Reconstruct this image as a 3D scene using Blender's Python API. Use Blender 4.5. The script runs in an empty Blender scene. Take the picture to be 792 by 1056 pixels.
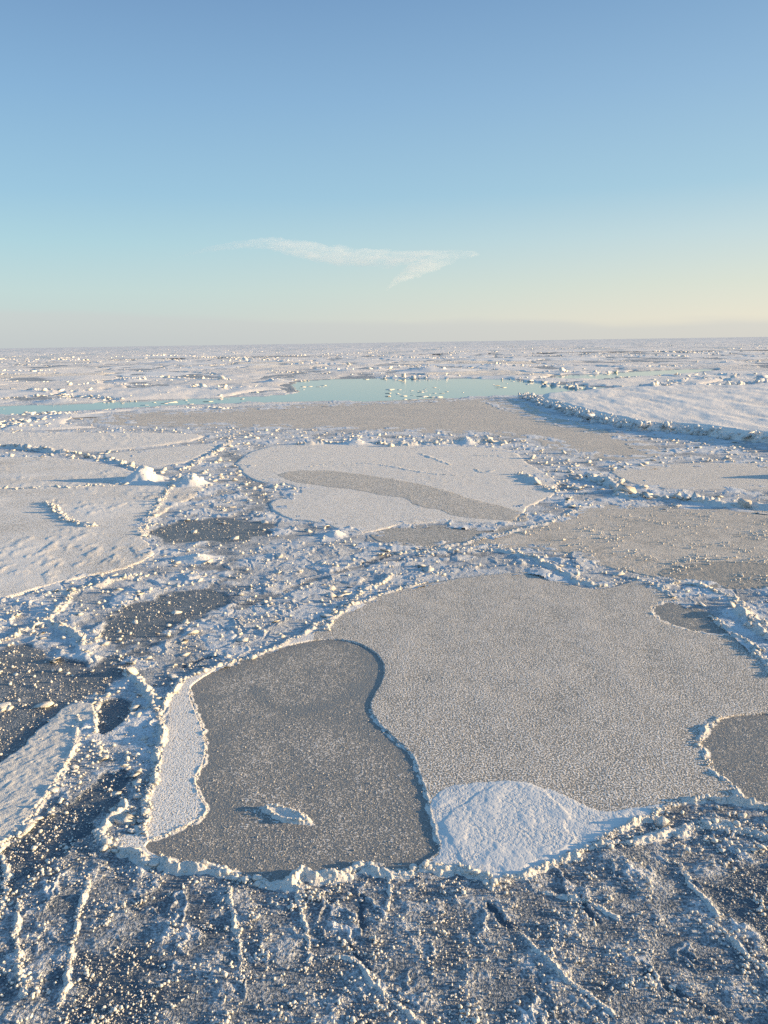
import bpy, bmesh, math
import numpy as np
from mathutils import Matrix, Vector

sc = bpy.context.scene
R = math.radians

# ------------------------------------------------------------------ camera
TW, TH, FPX = 792.0, 1056.0, 798.0
CAM_H = 12.0
PITCH, ROLL = R(12.37), R(0.87)
F = np.array([0, math.cos(PITCH), -math.sin(PITCH)])
R0 = np.array([1.0, 0, 0]); U0 = np.array([0, math.sin(PITCH), math.cos(PITCH)])
CU = math.cos(ROLL) * U0 + math.sin(ROLL) * R0
CR = math.cos(ROLL) * R0 - math.sin(ROLL) * U0
cam_d = bpy.data.cameras.new('camera'); cam = bpy.data.objects.new('camera', cam_d)
sc.collection.objects.link(cam)
m = Matrix.Identity(4)
for i in range(3):
    m[i][0], m[i][1], m[i][2] = CR[i], CU[i], -F[i]
m[2][3] = CAM_H
cam.matrix_world = m
cam_d.sensor_fit = 'VERTICAL'; cam_d.sensor_height = 24.0
cam_d.lens = 24.0 * FPX / TH
cam_d.clip_start = 0.1; cam_d.clip_end = 200000
sc.camera = cam

# ------------------------------------------------------------------ light
SUN_EL, SUN_AZ = R(8.0), R(-2.0)        # azimuth measured from +X towards +Y
SUNV = Vector((math.cos(SUN_EL) * math.cos(SUN_AZ), math.cos(SUN_EL) * math.sin(SUN_AZ), math.sin(SUN_EL)))
sd_ = bpy.data.lights.new('sun', 'SUN'); sd_.energy = 5.0; sd_.angle = R(0.53); sd_.color = (1.0, 0.71, 0.38)
sun = bpy.data.objects.new('sun', sd_); sc.collection.objects.link(sun)
sun.rotation_euler = SUNV.to_track_quat('Z', 'Y').to_euler()

world = bpy.data.worlds.new('World'); sc.world = world; world.use_nodes = True
wt = world.node_tree; wt.nodes.clear()
def wn(t, **k):
    n = wt.nodes.new(t)
    for a, b in k.items(): setattr(n, a, b)
    return n
sky = wn('ShaderNodeTexSky', sky_type='NISHITA', sun_disc=False, sun_elevation=SUN_EL,
         sun_rotation=R(90) - SUN_AZ, altitude=0, air_density=1.0, dust_density=1.4, ozone_density=1.6)
bg = wn('ShaderNodeBackground'); bg.inputs['Strength'].default_value = 0.15
wo = wn('ShaderNodeOutputWorld')
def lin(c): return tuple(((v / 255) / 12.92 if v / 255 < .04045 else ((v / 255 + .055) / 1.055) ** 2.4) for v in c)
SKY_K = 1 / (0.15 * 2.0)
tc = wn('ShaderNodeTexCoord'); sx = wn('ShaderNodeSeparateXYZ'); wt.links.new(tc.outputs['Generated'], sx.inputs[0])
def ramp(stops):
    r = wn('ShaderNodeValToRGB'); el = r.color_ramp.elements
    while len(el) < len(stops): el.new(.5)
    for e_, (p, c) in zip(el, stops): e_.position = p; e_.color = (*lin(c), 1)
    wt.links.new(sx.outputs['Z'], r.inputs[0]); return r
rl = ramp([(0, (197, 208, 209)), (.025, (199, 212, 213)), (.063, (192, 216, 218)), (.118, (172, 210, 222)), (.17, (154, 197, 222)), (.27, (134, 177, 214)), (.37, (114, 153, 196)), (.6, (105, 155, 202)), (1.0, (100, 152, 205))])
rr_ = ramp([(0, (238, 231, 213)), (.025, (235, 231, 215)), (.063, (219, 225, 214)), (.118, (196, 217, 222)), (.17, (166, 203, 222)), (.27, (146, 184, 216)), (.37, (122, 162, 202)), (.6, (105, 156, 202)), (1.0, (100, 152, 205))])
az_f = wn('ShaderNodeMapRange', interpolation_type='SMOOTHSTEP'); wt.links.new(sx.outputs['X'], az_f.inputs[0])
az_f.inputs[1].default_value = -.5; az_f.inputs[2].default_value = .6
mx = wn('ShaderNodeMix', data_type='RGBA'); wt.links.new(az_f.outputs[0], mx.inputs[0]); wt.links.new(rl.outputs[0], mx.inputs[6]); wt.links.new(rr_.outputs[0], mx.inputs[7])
# a low faint bank of far cloud just over the horizon
nz = wn('ShaderNodeTexNoise'); nz.inputs['Scale'].default_value = 3.0; nz.inputs['Detail'].default_value = 4
mp = wn('ShaderNodeMapping'); mp.inputs['Scale'].default_value = (1, 1, 9); wt.links.new(tc.outputs['Generated'], mp.inputs[0]); wt.links.new(mp.outputs[0], nz.inputs['Vector'])
def wm(op, a, b):
    n = wn('ShaderNodeMath', operation=op)
    for i, q in enumerate((a, b)):
        if isinstance(q, (int, float)): n.inputs[i].default_value = q
        else: wt.links.new(q, n.inputs[i])
    return n.outputs[0]
top = wm('ADD', wm('MULTIPLY', nz.outputs[0], .035), wm('MULTIPLY', sx.outputs['X'], -.03))
bk = wn('ShaderNodeMapRange', interpolation_type='SMOOTHSTEP'); wt.links.new(wm('SUBTRACT', wm('ADD', top, .012), sx.outputs['Z']), bk.inputs[0])
bk.inputs[1].default_value = -.004; bk.inputs[2].default_value = .008; bk.inputs[4].default_value = .55
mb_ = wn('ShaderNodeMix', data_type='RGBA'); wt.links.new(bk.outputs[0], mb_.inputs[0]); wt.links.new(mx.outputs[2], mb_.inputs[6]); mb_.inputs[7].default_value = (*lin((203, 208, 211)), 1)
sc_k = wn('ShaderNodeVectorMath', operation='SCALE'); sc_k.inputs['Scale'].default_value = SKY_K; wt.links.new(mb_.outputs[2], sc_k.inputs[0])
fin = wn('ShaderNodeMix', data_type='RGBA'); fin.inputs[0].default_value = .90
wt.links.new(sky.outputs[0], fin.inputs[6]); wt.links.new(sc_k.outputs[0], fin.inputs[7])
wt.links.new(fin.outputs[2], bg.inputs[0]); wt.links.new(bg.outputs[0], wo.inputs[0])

sc.view_settings.view_transform = 'Standard'; sc.view_settings.look = 'None'
sc.view_settings.gamma = 1.0; sc.view_settings.use_curve_mapping = False
sc.view_settings.exposure = 1.0
sc.cycles.use_denoising = False; sc.cycles.max_bounces = 4; sc.cycles.diffuse_bounces = 2

# ------------------------------------------------------------------ numpy tools
def at(px, py, z=0.0):
    u = (px - TW / 2) / FPX; v = (TH / 2 - py) / FPX
    d = F + u * CR + v * CU
    t = (z - CAM_H) / d[2]
    return d[0] * t, d[1] * t
def P(*a):
    """pixel pairs of the photograph -> points on the ground"""
    return np.array([at(a[i], a[i + 1]) for i in range(0, len(a), 2)])

def _h(ix, iy, seed):
    h = (ix.astype(np.int64) * 374761393 + iy.astype(np.int64) * 668265263 + seed * 1274126177) & 0xFFFFFFFF
    h = ((h ^ (h >> 13)) * 1274126177) & 0xFFFFFFFF
    h = h ^ (h >> 16)
    return (h & 0xFFFFFF) / float(0x1000000)
def noise(x, y, seed=0):
    ix = np.floor(x); iy = np.floor(y); fx = x - ix; fy = y - iy
    u = fx * fx * fx * (fx * (fx * 6 - 15) + 10); v = fy * fy * fy * (fy * (fy * 6 - 15) + 10)
    def g(dx, dy):
        a = _h(ix + dx, iy + dy, seed) * 2 * np.pi
        return np.cos(a) * (fx - dx) + np.sin(a) * (fy - dy)
    n0 = g(0, 0); n1 = g(1, 0); n2 = g(0, 1); n3 = g(1, 1)
    a = n0 + u * (n1 - n0); b = n2 + u * (n3 - n2)
    return (a + v * (b - a)) * 1.5
def fbm(x, y, seed=0, o=4, g=0.5):
    s = 0; a = 1.0; t = 0
    for i in range(o):
        s = s + a * noise(x * 2 ** i, y * 2 ** i, seed + i * 17); t += a; a *= g
    return s / t * 1.3
def voronoi(x, y, seed=0, jit=0.9):
    ix = np.floor(x); iy = np.floor(y)
    f1 = np.full(x.shape, 9.0); f2 = np.full(x.shape, 9.0)
    cx = np.zeros(x.shape); cy = np.zeros(x.shape); idd = np.zeros(x.shape)
    for dx in (-1, 0, 1):
        for dy in (-1, 0, 1):
            a = ix + dx; b = iy + dy
            px = a + .5 + jit * (_h(a, b, seed) - .5); py = b + .5 + jit * (_h(a, b, seed + 5) - .5)
            d = np.hypot(px - x, py - y)
            n = d < f1
            f2 = np.where(n, f1, np.minimum(f2, d))
            cx = np.where(n, px, cx); cy = np.where(n, py, cy)
            idd = np.where(n, (a + 4096) * 8192 + (b + 4096), idd)
            f1 = np.where(n, d, f1)
    return f1, f2, cx, cy, idd
def ss(a, b, x):
    t = np.clip((x - a) / (b - a), 0, 1); return t * t * (3 - 2 * t)
def seg_dist(x, y, poly, closed):
    n = len(poly); best = np.full(x.shape, 1e9); arc = np.zeros(x.shape); s = 0.0
    inside = np.zeros(x.shape, bool)
    for i in range(n if closed else n - 1):
        a = poly[i]; b = poly[(i + 1) % n]; e = b - a; L = math.hypot(*e) + 1e-9
        t = np.clip(((x - a[0]) * e[0] + (y - a[1]) * e[1]) / (L * L), 0, 1)
        d = np.hypot(x - a[0] - t * e[0], y - a[1] - t * e[1])
        m_ = d < best
        arc = np.where(m_, s + t * L, arc); best = np.where(m_, d, best); s += L
        if closed:
            c = ((a[1] > y) != (b[1] > y)) & (x < (b[0] - a[0]) * (y - a[1]) / (b[1] - a[1] + 1e-12) + a[0])
            inside ^= c
    return best, arc, inside, s
def smooth(poly, closed, it=2):
    for _ in range(it):
        q = []
        n = len(poly)
        if not closed: q.append(poly[0])
        for i in range(n if closed else n - 1):
            a = poly[i]; b = poly[(i + 1) % n]
            q += [a * .75 + b * .25, a * .25 + b * .75]
        if not closed: q.append(poly[-1])
        poly = np.array(q)
    return poly

# ------------------------------------------------------------------ the survey grid of the ice (finer near the ship, coarser far away)
NA = 1240
az = np.linspace(R(-43), R(43), NA)
rr = [8.5]
while rr[-1] < 30000:
    d = rr[-1]
    rr.append(d + max(0.028, min(d * d / CAM_H / FPX * 0.85, d * 0.05)) if d > 60 else d + max(0.026, d * d / CAM_H / FPX * 0.85))
    if d > 260: rr[-1] = d + min(d * d / CAM_H / FPX * .42, d * .04)
rr = np.array(rr); NR = len(rr)
AZ, RR = np.meshgrid(az, rr)
X = RR * np.sin(AZ); Y = RR * np.cos(AZ)
CELL = np.maximum(RR * RR / CAM_H / FPX * .85, RR * (az[1] - az[0]))   # coarse size of a grid cell
print('grid', NR, NA, NR * NA)

def field_sdf(poly, margin, warp=0.0, wscale=1.0, seed=0):
    """signed distance to a polygon (+ inside) on the part of the grid around it"""
    lo = poly.min(0) - margin - 1; hi = poly.max(0) + margin + 1
    sd = np.full(X.shape, -1e6)
    ij = (X > lo[0]) & (X < hi[0]) & (Y > lo[1]) & (Y < hi[1])
    x = X[ij]; y = Y[ij]
    if warp:
        wx = warp * fbm(x / wscale, y / wscale, seed, 3); wy = warp * fbm(x / wscale + 31, y / wscale, seed + 3, 3)
        x = x + wx; y = y + wy
    d, _, ins, _ = seg_dist(x, y, poly, True)
    sd[ij] = np.where(ins, d, -d)
    return sd

# ------------------------------------------------------------------ mesh builder
class MB:
    def __init__(s): s.v = []; s.f = []; s.a = []; s.n = 0
    def add(s, v, f, a):
        s.v.append(v); s.f.append(f + s.n); s.a.append(np.broadcast_to(a, (len(v),)).astype(float)); s.n += len(v)
    def grid(s, z, mask, frost):
        """the grid faces touched by mask, at heights z"""
        q = mask[:-1, :-1] | mask[1:, :-1] | mask[:-1, 1:] | mask[1:, 1:]
        i, j = np.nonzero(q)
        if not len(i): return
        a = i * NA + j
        f = np.stack([a, a + 1, a + NA + 1, a + NA], 1)
        u, inv = np.unique(f, return_inverse=True)
        f = inv.reshape(f.shape)[:, ::-1]
        s.add(np.stack([X.ravel()[u], Y.ravel()[u], z.ravel()[u]], 1), f, frost.ravel()[u] if hasattr(frost, 'ravel') else frost)
    def build(s, name, material, parent=None, label=None, cat=None, group=None, kind=None, smooth_=True):
        v = np.concatenate(s.v); a = np.concatenate(s.a)
        me = bpy.data.meshes.new(name)
        me.vertices.add(len(v))
        tot = sum(f.size for f in s.f); nf = sum(len(f) for f in s.f)
        c = np.array([(v[:, 0].min() + v[:, 0].max()) / 2, (v[:, 1].min() + v[:, 1].max()) / 2, 0.0])
        if kind == 'structure': c[:] = 0
        me.vertices.foreach_set('co', (v - c).astype(np.float32).ravel())
        me.loops.add(tot); me.polygons.add(nf)
        me.loops.foreach_set('vertex_index', np.concatenate([f.ravel() for f in s.f]).astype(np.int32))
        sizes = np.concatenate([np.full(len(f), f.shape[1]) for f in s.f])
        st = np.concatenate([[0], np.cumsum(sizes)[:-1]])
        me.polygons.foreach_set('loop_start', st.astype(np.int32))
        me.polygons.foreach_set('use_smooth', np.full(nf, smooth_))
        me.update(calc_edges=True)
        at_ = me.attributes.new('frost', 'FLOAT', 'POINT'); at_.data.foreach_set('value', a.astype(np.float32))
        me.materials.append(material)
        o = bpy.data.objects.new(name, me); sc.collection.objects.link(o)
        o.location = c
        if parent is not None:
            o.parent = parent; o.location = Vector(c) - parent.location
        tag(o, label, cat, group, kind)
        return o
def tag(o, label=None, cat=None, group=None, kind=None):
    if label: o['label'] = label
    if cat: o['category'] = cat
    if group: o['group'] = group
    if kind: o['kind'] = kind
def empty(name, x, y, label, cat, group=None):
    o = bpy.data.objects.new(name, None); sc.collection.objects.link(o); o.location = (x, y, 0)
    o.empty_display_size = 0.5
    tag(o, label, cat, group); return o

def ico(sub):
    bm = bmesh.new(); bmesh.ops.create_icosphere(bm, subdivisions=sub, radius=1.0)
    v = np.array([p.co[:] for p in bm.verts]); f = np.array([[p.index for p in q.verts] for q in bm.faces]); bm.free()
    return v, f
ICO = {1: ico(1), 2: ico(2), 3: ico(3)}
_b = []
for a in (-1, 1):
    for b in (-1, 1):
        for c in (-1, 1): _b.append((a, b, c))
BOXV = np.array(_b, float)
BOXF = np.array([[0, 1, 3, 2], [4, 6, 7, 5], [0, 4, 5, 1], [2, 3, 7, 6], [0, 2, 6, 4], [1, 5, 7, 3]])
rng = np.random.default_rng(11)
def blobs(mb, x, y, z, r, sub=1, jit=0.25, flat=0.8, frost=1.0, lobes=False):
    """lumps of frost or snow: uneven little balls"""
    n = len(x)
    if not n: return
    V, Fc = ICO[sub]; k = len(V)
    r = np.broadcast_to(r, (n,)); r = np.minimum(r, np.median(r) * 2.5)
    s = 1 + jit * rng.standard_normal((n, k))
    if lobes:                                   # smooth lobed lump instead of per-vertex jitter
        s = np.ones((n, k))
        for _ in range(5):
            d = rng.standard_normal((n, 3)); d /= np.linalg.norm(d, axis=1)[:, None]
            dot = d @ V.T
            s += jit * rng.uniform(.4, 1.4, (n, 1)) * np.exp(-(1 - dot) * rng.uniform(4, 14, (n, 1)))
        s += 0.06 * rng.standard_normal((n, k))
    st = rng.uniform(.7, 1.35, (n, 1, 3)); st[:, :, 2] = flat * rng.uniform(.7, 1.3, (n, 1))
    v = V[None] * s[:, :, None] * st * r[:, None, None]
    v += np.stack([x, y, z], 1)[:, None, :]
    f = Fc[None] + (np.arange(n) * k)[:, None, None]
    mb.add(v.reshape(-1, 3), f.reshape(-1, 3), frost)
def slabs(mb, x, y, z, r, thick=0.3, tilt=0.5, frost=0.9):
    """broken angular ice slabs"""
    n = len(x)
    if not n: return
    r = np.broadcast_to(r, (n,)); r = np.minimum(r, np.median(r) * 2.2)
    V = BOXV[None] + rng.uniform(-.45, .45, (n, 8, 3))
    V = V * (np.stack([rng.uniform(.6, 1.3, n), rng.uniform(.5, 1.1, n), thick * rng.uniform(.6, 1.4, n)], 1) * r[:, None])[:, None, :]
    a = rng.uniform(0, 6.283, n); b = rng.normal(0, tilt, n); c = rng.normal(0, tilt, n)
    def rot(v, i, j, t):
        ci, si = np.cos(t)[:, None], np.sin(t)[:, None]
        vi = v[:, :, i] * ci - v[:, :, j] * si; vj = v[:, :, i] * si + v[:, :, j] * ci
        v = v.copy(); v[:, :, i] = vi; v[:, :, j] = vj; return v
    V = rot(V, 0, 2, b); V = rot(V, 1, 2, c); V = rot(V, 0, 1, a)
    V += np.stack([x, y, z], 1)[:, None, :]
    f = BOXF[None] + (np.arange(n) * 8)[:, None, None]
    mb.add(V.reshape(-1, 3), f.reshape(-1, 4), frost)

# ------------------------------------------------------------------ materials
def ice_mat(name, ice=(.085, .11, .14), snow=(.70, .71, .72), scale=16.0, bump=0.03, soft=0.30, rough_ice=0.32, ridges=0.0, grow=0.0, offs=0.0, blotch=1.0):
    """bare ice with frost crystals on it; the 'frost' attribute says how much of the ice the frost covers"""
    mt = bpy.data.materials.new(name); mt.use_nodes = True
    t = mt.node_tree; t.nodes.clear(); N = t.nodes.new; L = t.links.new
    def node(ty, **k):
        n = N(ty)
        for a, b in k.items(): setattr(n, a, b)
        return n
    def math_(op, a, b=None, c=None):
        n = node('ShaderNodeMath', operation=op)
        for i, q in enumerate((a, b, c)):
            if q is None: continue
            if isinstance(q, (int, float)): n.inputs[i].default_value = q
            else: L(q, n.inputs[i])
        return n.outputs[0]
    geo = node('ShaderNodeNewGeometry')
    pos = geo.outputs['Position']
    att = node('ShaderNodeAttribute', attribute_name='frost').outputs['Fac']
    n1 = node('ShaderNodeTexNoise'); n1.inputs['Scale'].default_value = scale; n1.inputs['Detail'].default_value = 2.0; n1.inputs['Roughness'].default_value = .65
    n2 = node('ShaderNodeTexNoise'); n2.inputs['Scale'].default_value = scale * .13; n2.inputs['Detail'].default_value = 3.0
    n3 = node('ShaderNodeTexNoise'); n3.inputs['Scale'].default_value = .33; n3.inputs['Detail'].default_value = 4.0
    for n in (n1, n2, n3): L(pos, n.inputs['Vector'])
    # noise sits around .5 +- .12 ; coverage threshold from the frost attribute
    v = math_('ADD', n1.outputs[0], math_('MULTIPLY', math_('SUBTRACT', n2.outputs[0], .5), .22 * blotch))
    v = math_('ADD', v, math_('MULTIPLY', math_('SUBTRACT', n3.outputs[0], .5), .10 * blotch))
    thr = math_('SUBTRACT', .80 - offs, math_('MULTIPLY', att, .60))
    d = math_('SUBTRACT', v, thr)
    mr = node('ShaderNodeMapRange', interpolation_type='SMOOTHSTEP')
    L(d, mr.inputs[0]); mr.inputs[1].default_value = -soft; mr.inputs[2].default_value = soft
    cov = mr.outputs[0]
    mix = node('ShaderNodeMix', data_type='RGBA'); L(cov, mix.inputs[0])
    mix.inputs[6].default_value = (*ice, 1); mix.inputs[7].default_value = (*snow, 1)
    rg = node('ShaderNodeMapRange'); L(cov, rg.inputs[0]); rg.inputs[3].default_value = rough_ice; rg.inputs[4].default_value = .85
    bp = node('ShaderNodeBump'); bp.inputs['Strength'].default_value = 1.0; bp.inputs['Distance'].default_value = bump
    L(math_('ADD', cov, math_('MULTIPLY', n1.outputs[0], 1.2)), bp.inputs['Height'])
    bs = node('ShaderNodeBsdfPrincipled')
    L(mix.outputs[2], bs.inputs['Base Color']); L(rg.outputs[0], bs.inputs['Roughness']); L(bp.outputs[0], bs.inputs['Normal'])
    bs.inputs['IOR'].default_value = 1.31
    out = node('ShaderNodeOutputMaterial'); L(bs.outputs[0], out.inputs[0])
    return mt
M_ICE = ice_mat('thin_sea_ice')
M_FLOE = ice_mat('frosted_floe', ice=(.30, .29, .27), snow=(.87, .83, .775), scale=18, bump=.035, soft=.07, blotch=.35)
M_DARK = ice_mat('dark_new_ice', ice=(.24, .25, .255), snow=(.78, .75, .71), scale=22, bump=.04, soft=.06, blotch=.8)
M_BROWN = ice_mat('greyish_new_ice', ice=(.29, .255, .21), snow=(.82, .74, .64), scale=14, bump=.02)
M_SNOW = ice_mat('wind_packed_snow', ice=(.54, .55, .56), snow=(.74, .73, .71), scale=9, bump=.012, soft=.25, rough_ice=.7)
M_FROST = ice_mat('frost_lumps', ice=(.42, .45, .47), snow=(.75, .72, .67), scale=30, bump=.015, soft=.25, rough_ice=.6, offs=-.0)

def water_mat():
    mt = bpy.data.materials.new('open_sea_water'); mt.use_nodes = True
    t = mt.node_tree; bs = t.nodes['Principled BSDF']
    bs.inputs['Base Color'].default_value = (.03, .23, .28, 1); bs.inputs['Roughness'].default_value = .08; bs.inputs['IOR'].default_value = 1.33
    geo = t.nodes.new('ShaderNodeNewGeometry'); n = t.nodes.new('ShaderNodeTexNoise'); n.inputs['Scale'].default_value = 1.2
    b = t.nodes.new('ShaderNodeBump'); b.inputs['Distance'].default_value = .01
    t.links.new(geo.outputs['Position'], n.inputs['Vector']); t.links.new(n.outputs[0], b.inputs['Height']); t.links.new(b.outputs[0], bs.inputs['Normal'])
    return mt
M_WATER = water_mat()
M_FAR = ice_mat('far_floe_snow', ice=(.58, .54, .50), snow=(.88, .82, .75), scale=5, bump=.05, soft=.2)

# ------------------------------------------------------------------ outlines (pixel positions of the photograph laid down on the ice plane)
S = lambda *a: smooth(P(*a), True, 2)
L_ = lambda *a: smooth(P(*a), False, 2)
big_out = S(188,702, 215,691, 250,681, 290,666, 312,655, 335,641, 370,623, 400,611, 440,601, 490,594, 545,589, 562,592, 590,604, 612,609, 640,603, 655,598, 672,602, 700,620, 740,634, 760,652, 782,672, 796,692, 850,720, 960,750, 960,850,
            860,840, 792,834, 760,829, 735,827, 705,827, 680,838, 650,853, 620,870, 590,885, 560,897, 520,913, 490,904, 460,897, 430,896, 410,903, 385,892, 360,903, 330,909, 290,913, 265,912, 235,901, 200,896, 165,890, 135,884, 112,873,
            128,860, 146,862, 152,830, 160,800, 166,780, 168,760, 166,740, 174,720)
tongue = S(204,702, 240,683, 290,668, 330,660, 362,662, 385,672, 397,688, 391,708, 378,728, 390,748, 412,768, 426,780, 430,795, 438,815, 443,840, 447,862, 455,876, 440,886, 427,897, 412,903, 385,894, 360,904, 330,909, 290,913, 265,912, 235,902, 200,896, 165,886, 146,872,
           175,862, 205,847, 216,838, 209,826, 202,812, 203,800, 212,785, 213,765, 207,745, 198,726, 195,712)
snowp = S(440,842, 446,822, 462,811, 500,807, 540,806, 568,814, 595,827, 622,840, 655,834, 696,827, 680,838, 650,853, 620,870, 590,885, 560,897, 520,913, 490,904, 460,897, 432,896, 455,880, 449,862)
snow_top = S(455,852, 462,840, 480,832, 495,818, 520,809, 540,808, 562,816, 575,832, 590,842, 580,858, 600,868, 560,890, 520,908, 480,898, 470,880, 462,862)
lobe_b = S(722,766, 727,752, 745,742, 770,738, 800,738, 960,752, 960,850, 792,833, 766,825, 757,812, 738,800, 728,785)
lobe_a = S(671,629, 680,622, 700,620, 725,624, 750,636, 768,648, 775,658, 735,655, 700,648, 680,640)
mid_out = S(240,476, 262,463, 300,457, 400,459, 500,461, 530,463, 545,478, 565,488, 578,500, 572,512, 552,520, 540,530, 525,541, 480,540, 430,540, 400,545, 375,552, 350,548, 330,540, 290,536, 272,520, 285,515, 312,509, 300,500, 262,498, 248,488)
mid_streak = S(284,490, 310,485, 350,486, 400,494, 450,503, 490,517, 540,527, 545,540, 500,537, 470,534, 430,522, 415,515, 380,508, 330,502, 300,498)
mid_under = S(375,551, 400,544, 430,541, 466,541, 500,545, 545,542, 520,552, 470,562, 430,566, 395,562)
left_low = S(-260,480, 0,471, 60,472, 100,476, 140,486, 150,495, 215,500, 205,512, 170,528, 148,545, 150,560, 165,575, 120,590, 60,602, 0,620, -120,645, -300,660)
left_up = S(-260,448, 0,446, 100,446, 215,447, 205,455, 150,462, 110,466, 60,466, 0,461, -260,470)
left_tri = S(100,471, 112,467, 150,464, 205,458, 232,457, 215,467, 195,478, 150,483, 125,478)
thick_out = S(548,412, 570,420, 600,430, 625,437, 660,443, 700,446, 740,451, 800,458, 960,476, 1100,480, 1100,396, 792,401, 700,401, 640,403, 600,406)
beige = S(75,434, 130,424, 200,424, 300,417, 400,413, 470,410, 545,411, 560,424, 600,436, 680,458, 690,472, 650,478, 600,470, 560,462, 540,450, 400,445, 200,440, 110,440)
brown = S(460,563, 510,550, 560,539, 610,520, 700,522, 792,527, 960,535, 960,612, 792,607, 740,607, 695,602, 650,592, 600,575, 560,566, 500,566)
brownd = S(672,590, 700,582, 750,579, 800,580, 960,585, 960,612, 800,608, 740,608, 700,603)
pale_r = S(620,486, 660,480, 720,477, 792,478, 960,480, 960,508, 792,506, 700,506, 655,502)
low_left = S(-60,820, -20,798, 20,775, 45,748, 68,728, 98,724, 100,745, 84,765, 70,790, 52,815, 35,842, 12,866, -40,900)
rubble_c = S(240,640, 250,600, 290,565, 380,575, 430,568, 520,566, 600,576, 650,594, 612,607, 562,590, 490,592, 440,599, 370,621, 335,638, 300,655, 262,668)
lead_a = S(-500,436, -200,430, 0,427, 60,424, 150,419, 200,417, 260,414.5, 330,413, 420,414, 480,409, 530,407, 600,404, 640,402, 610,398, 560,396, 540,392, 500,390, 420,390, 330,391, 300,395, 310,402, 300,408, 200,411, 100,415, 0,420, -500,428)
lead_b = S(560,388, 640,384, 700,381, 740,380, 720,384, 660,388, 600,391)
dark_a = S(104,655, 112,636, 140,622, 180,612, 228,608, 240,622, 215,632, 190,640, 150,655, 125,664)
dark_b = S(-80,700, 0,668, 30,665, 75,690, 110,688, 140,690, 100,712, 60,735, 30,765, 0,788, -80,830)
dark_c = S(100,745, 99,730, 112,720, 130,720, 137,728, 128,745, 112,758, 102,757)
dark_d = S(-60,910, 0,880, 40,850, 70,830, 95,805, 120,795, 135,800, 125,825, 105,835, 85,865, 50,890, 10,915, -60,960)
dark_e = S(155,548, 175,540, 215,535, 250,535, 290,540, 270,552, 235,560, 190,560)
dark_f = S(750,905, 792,890, 900,880, 900,990, 800,985, 760,960, 742,930)
dark_g = S(70,990, 130,985, 150,1010, 150,1056, 140,1100, 80,1100, 70,1040)

# ------------------------------------------------------------------ signed distances of everything
sd = {}
for k, (pl, mg, wp, ws_) in dict(
    big=(big_out, 2, .05, .5), tongue=(tongue, 2, .03, .5), snowp=(snowp, 2, .06, .4), lobe_b=(lobe_b, 2, .03, .5), lobe_a=(lobe_a, 2, .04, .6), snow_top=(snow_top, 2, .08, .4),
    mid=(mid_out, 4, .25, 2.), mstreak=(mid_streak, 4, .5, 2.5), munder=(mid_under, 4, .15, 2.), left_low=(left_low, 4, .4, 2.5), left_up=(left_up, 5, .4, 3.), left_tri=(left_tri, 4, .2, 3.),
    thick=(thick_out, 10, 1.2, 6.), beige=(beige, 6, .8, 5.), brown=(brown, 4, .5, 3.), brownd=(brownd, 4, .3, 2.), pale_r=(pale_r, 4, .4, 3.), low_left=(low_left, 2, .10, .5), rubble=(rubble_c, 3, .3, 1.5),
    lead_a=(lead_a, 8, 2.5, 12.), lead_b=(lead_b, 8, 3., 14.), dark_a=(dark_a, 3, .7, 1.3), dark_b=(dark_b, 3, .8, 1.3), dark_c=(dark_c, 1, .06, .3), dark_d=(dark_d, 3, .35, .8), dark_e=(dark_e, 3, 1.6, 3.), dark_f=(dark_f, 3, .6, 1.2), dark_g=(dark_g, 3, .5, .8)).items():
    sd[k] = field_sdf(pl, mg, wp, ws_, hash(len(k)) % 50)
Z0 = np.zeros(X.shape)
near = RR < 170
def sub(fn, mask, fill=0.0):
    out = np.full(X.shape, fill, float)
    out[mask] = fn(X[mask], Y[mask]); return out

# ---- relief of the base ice
front = seg_dist(X[near], Y[near], big_out, True)
fore = (RR < 24) & (sd['big'] < 0.3)
# foreground: gently lumpy, frost piled in low heaps
lump = sub(lambda x, y: fbm(x / .9, y / .9, 3, 4), RR < 60)
lump2 = sub(lambda x, y: fbm(x / .28, y / .28, 8, 3), RR < 45)
m60 = RR < 90
px_, py_ = X[m60], Y[m60]
wx = px_ + .5 * fbm(px_ / 1.5, py_ / 1.5, 40, 3); wy = py_ + .5 * fbm(px_ / 1.5, py_ / 1.5, 44, 3)
f1, f2, cx, cy, cid = voronoi(wx / 1.5, wy / 1.5, 7)
e = f2 - f1
r1 = _h(cid, cid * 0 + 3, 9); r2 = _h(cid, cid * 0 + 4, 9) - .5; r3 = _h(cid, cid * 0 + 6, 9) - .5
plate = .10 * r1 + .12 * r2 * (wx / 1.5 - cx) * 1.2 + .12 * r3 * (wy / 1.5 - cy) * 1.2
plate = plate * ss(.0, .10, e) + .05 * np.exp(-((e - .12) / .06) ** 2) * (_h(cid, cid * 0 + 8, 2) > .4)
PL = np.zeros(X.shape); PL[m60] = plate
PR = np.zeros(X.shape); PR[m60] = r1
PE = np.ones(X.shape); PE[m60] = e
m200 = (RR >= 60) & (RR < 260)
px_, py_ = X[m200], Y[m200]
wx = px_ + 1.2 * fbm(px_ / 4, py_ / 4, 50, 3); wy = py_ + 1.2 * fbm(px_ / 4, py_ / 4, 54, 3)
f1, f2, cx, cy, cid = voronoi(wx / 3.5, wy / 3.5, 17)
e = f2 - f1; r1b = _h(cid, cid * 0 + 3, 9)
pl2 = .07 * r1b * ss(0, .12, e) + .05 * np.exp(-((e - .10) / .06) ** 2)
k = ss(60, 88, RR[m200])
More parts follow.
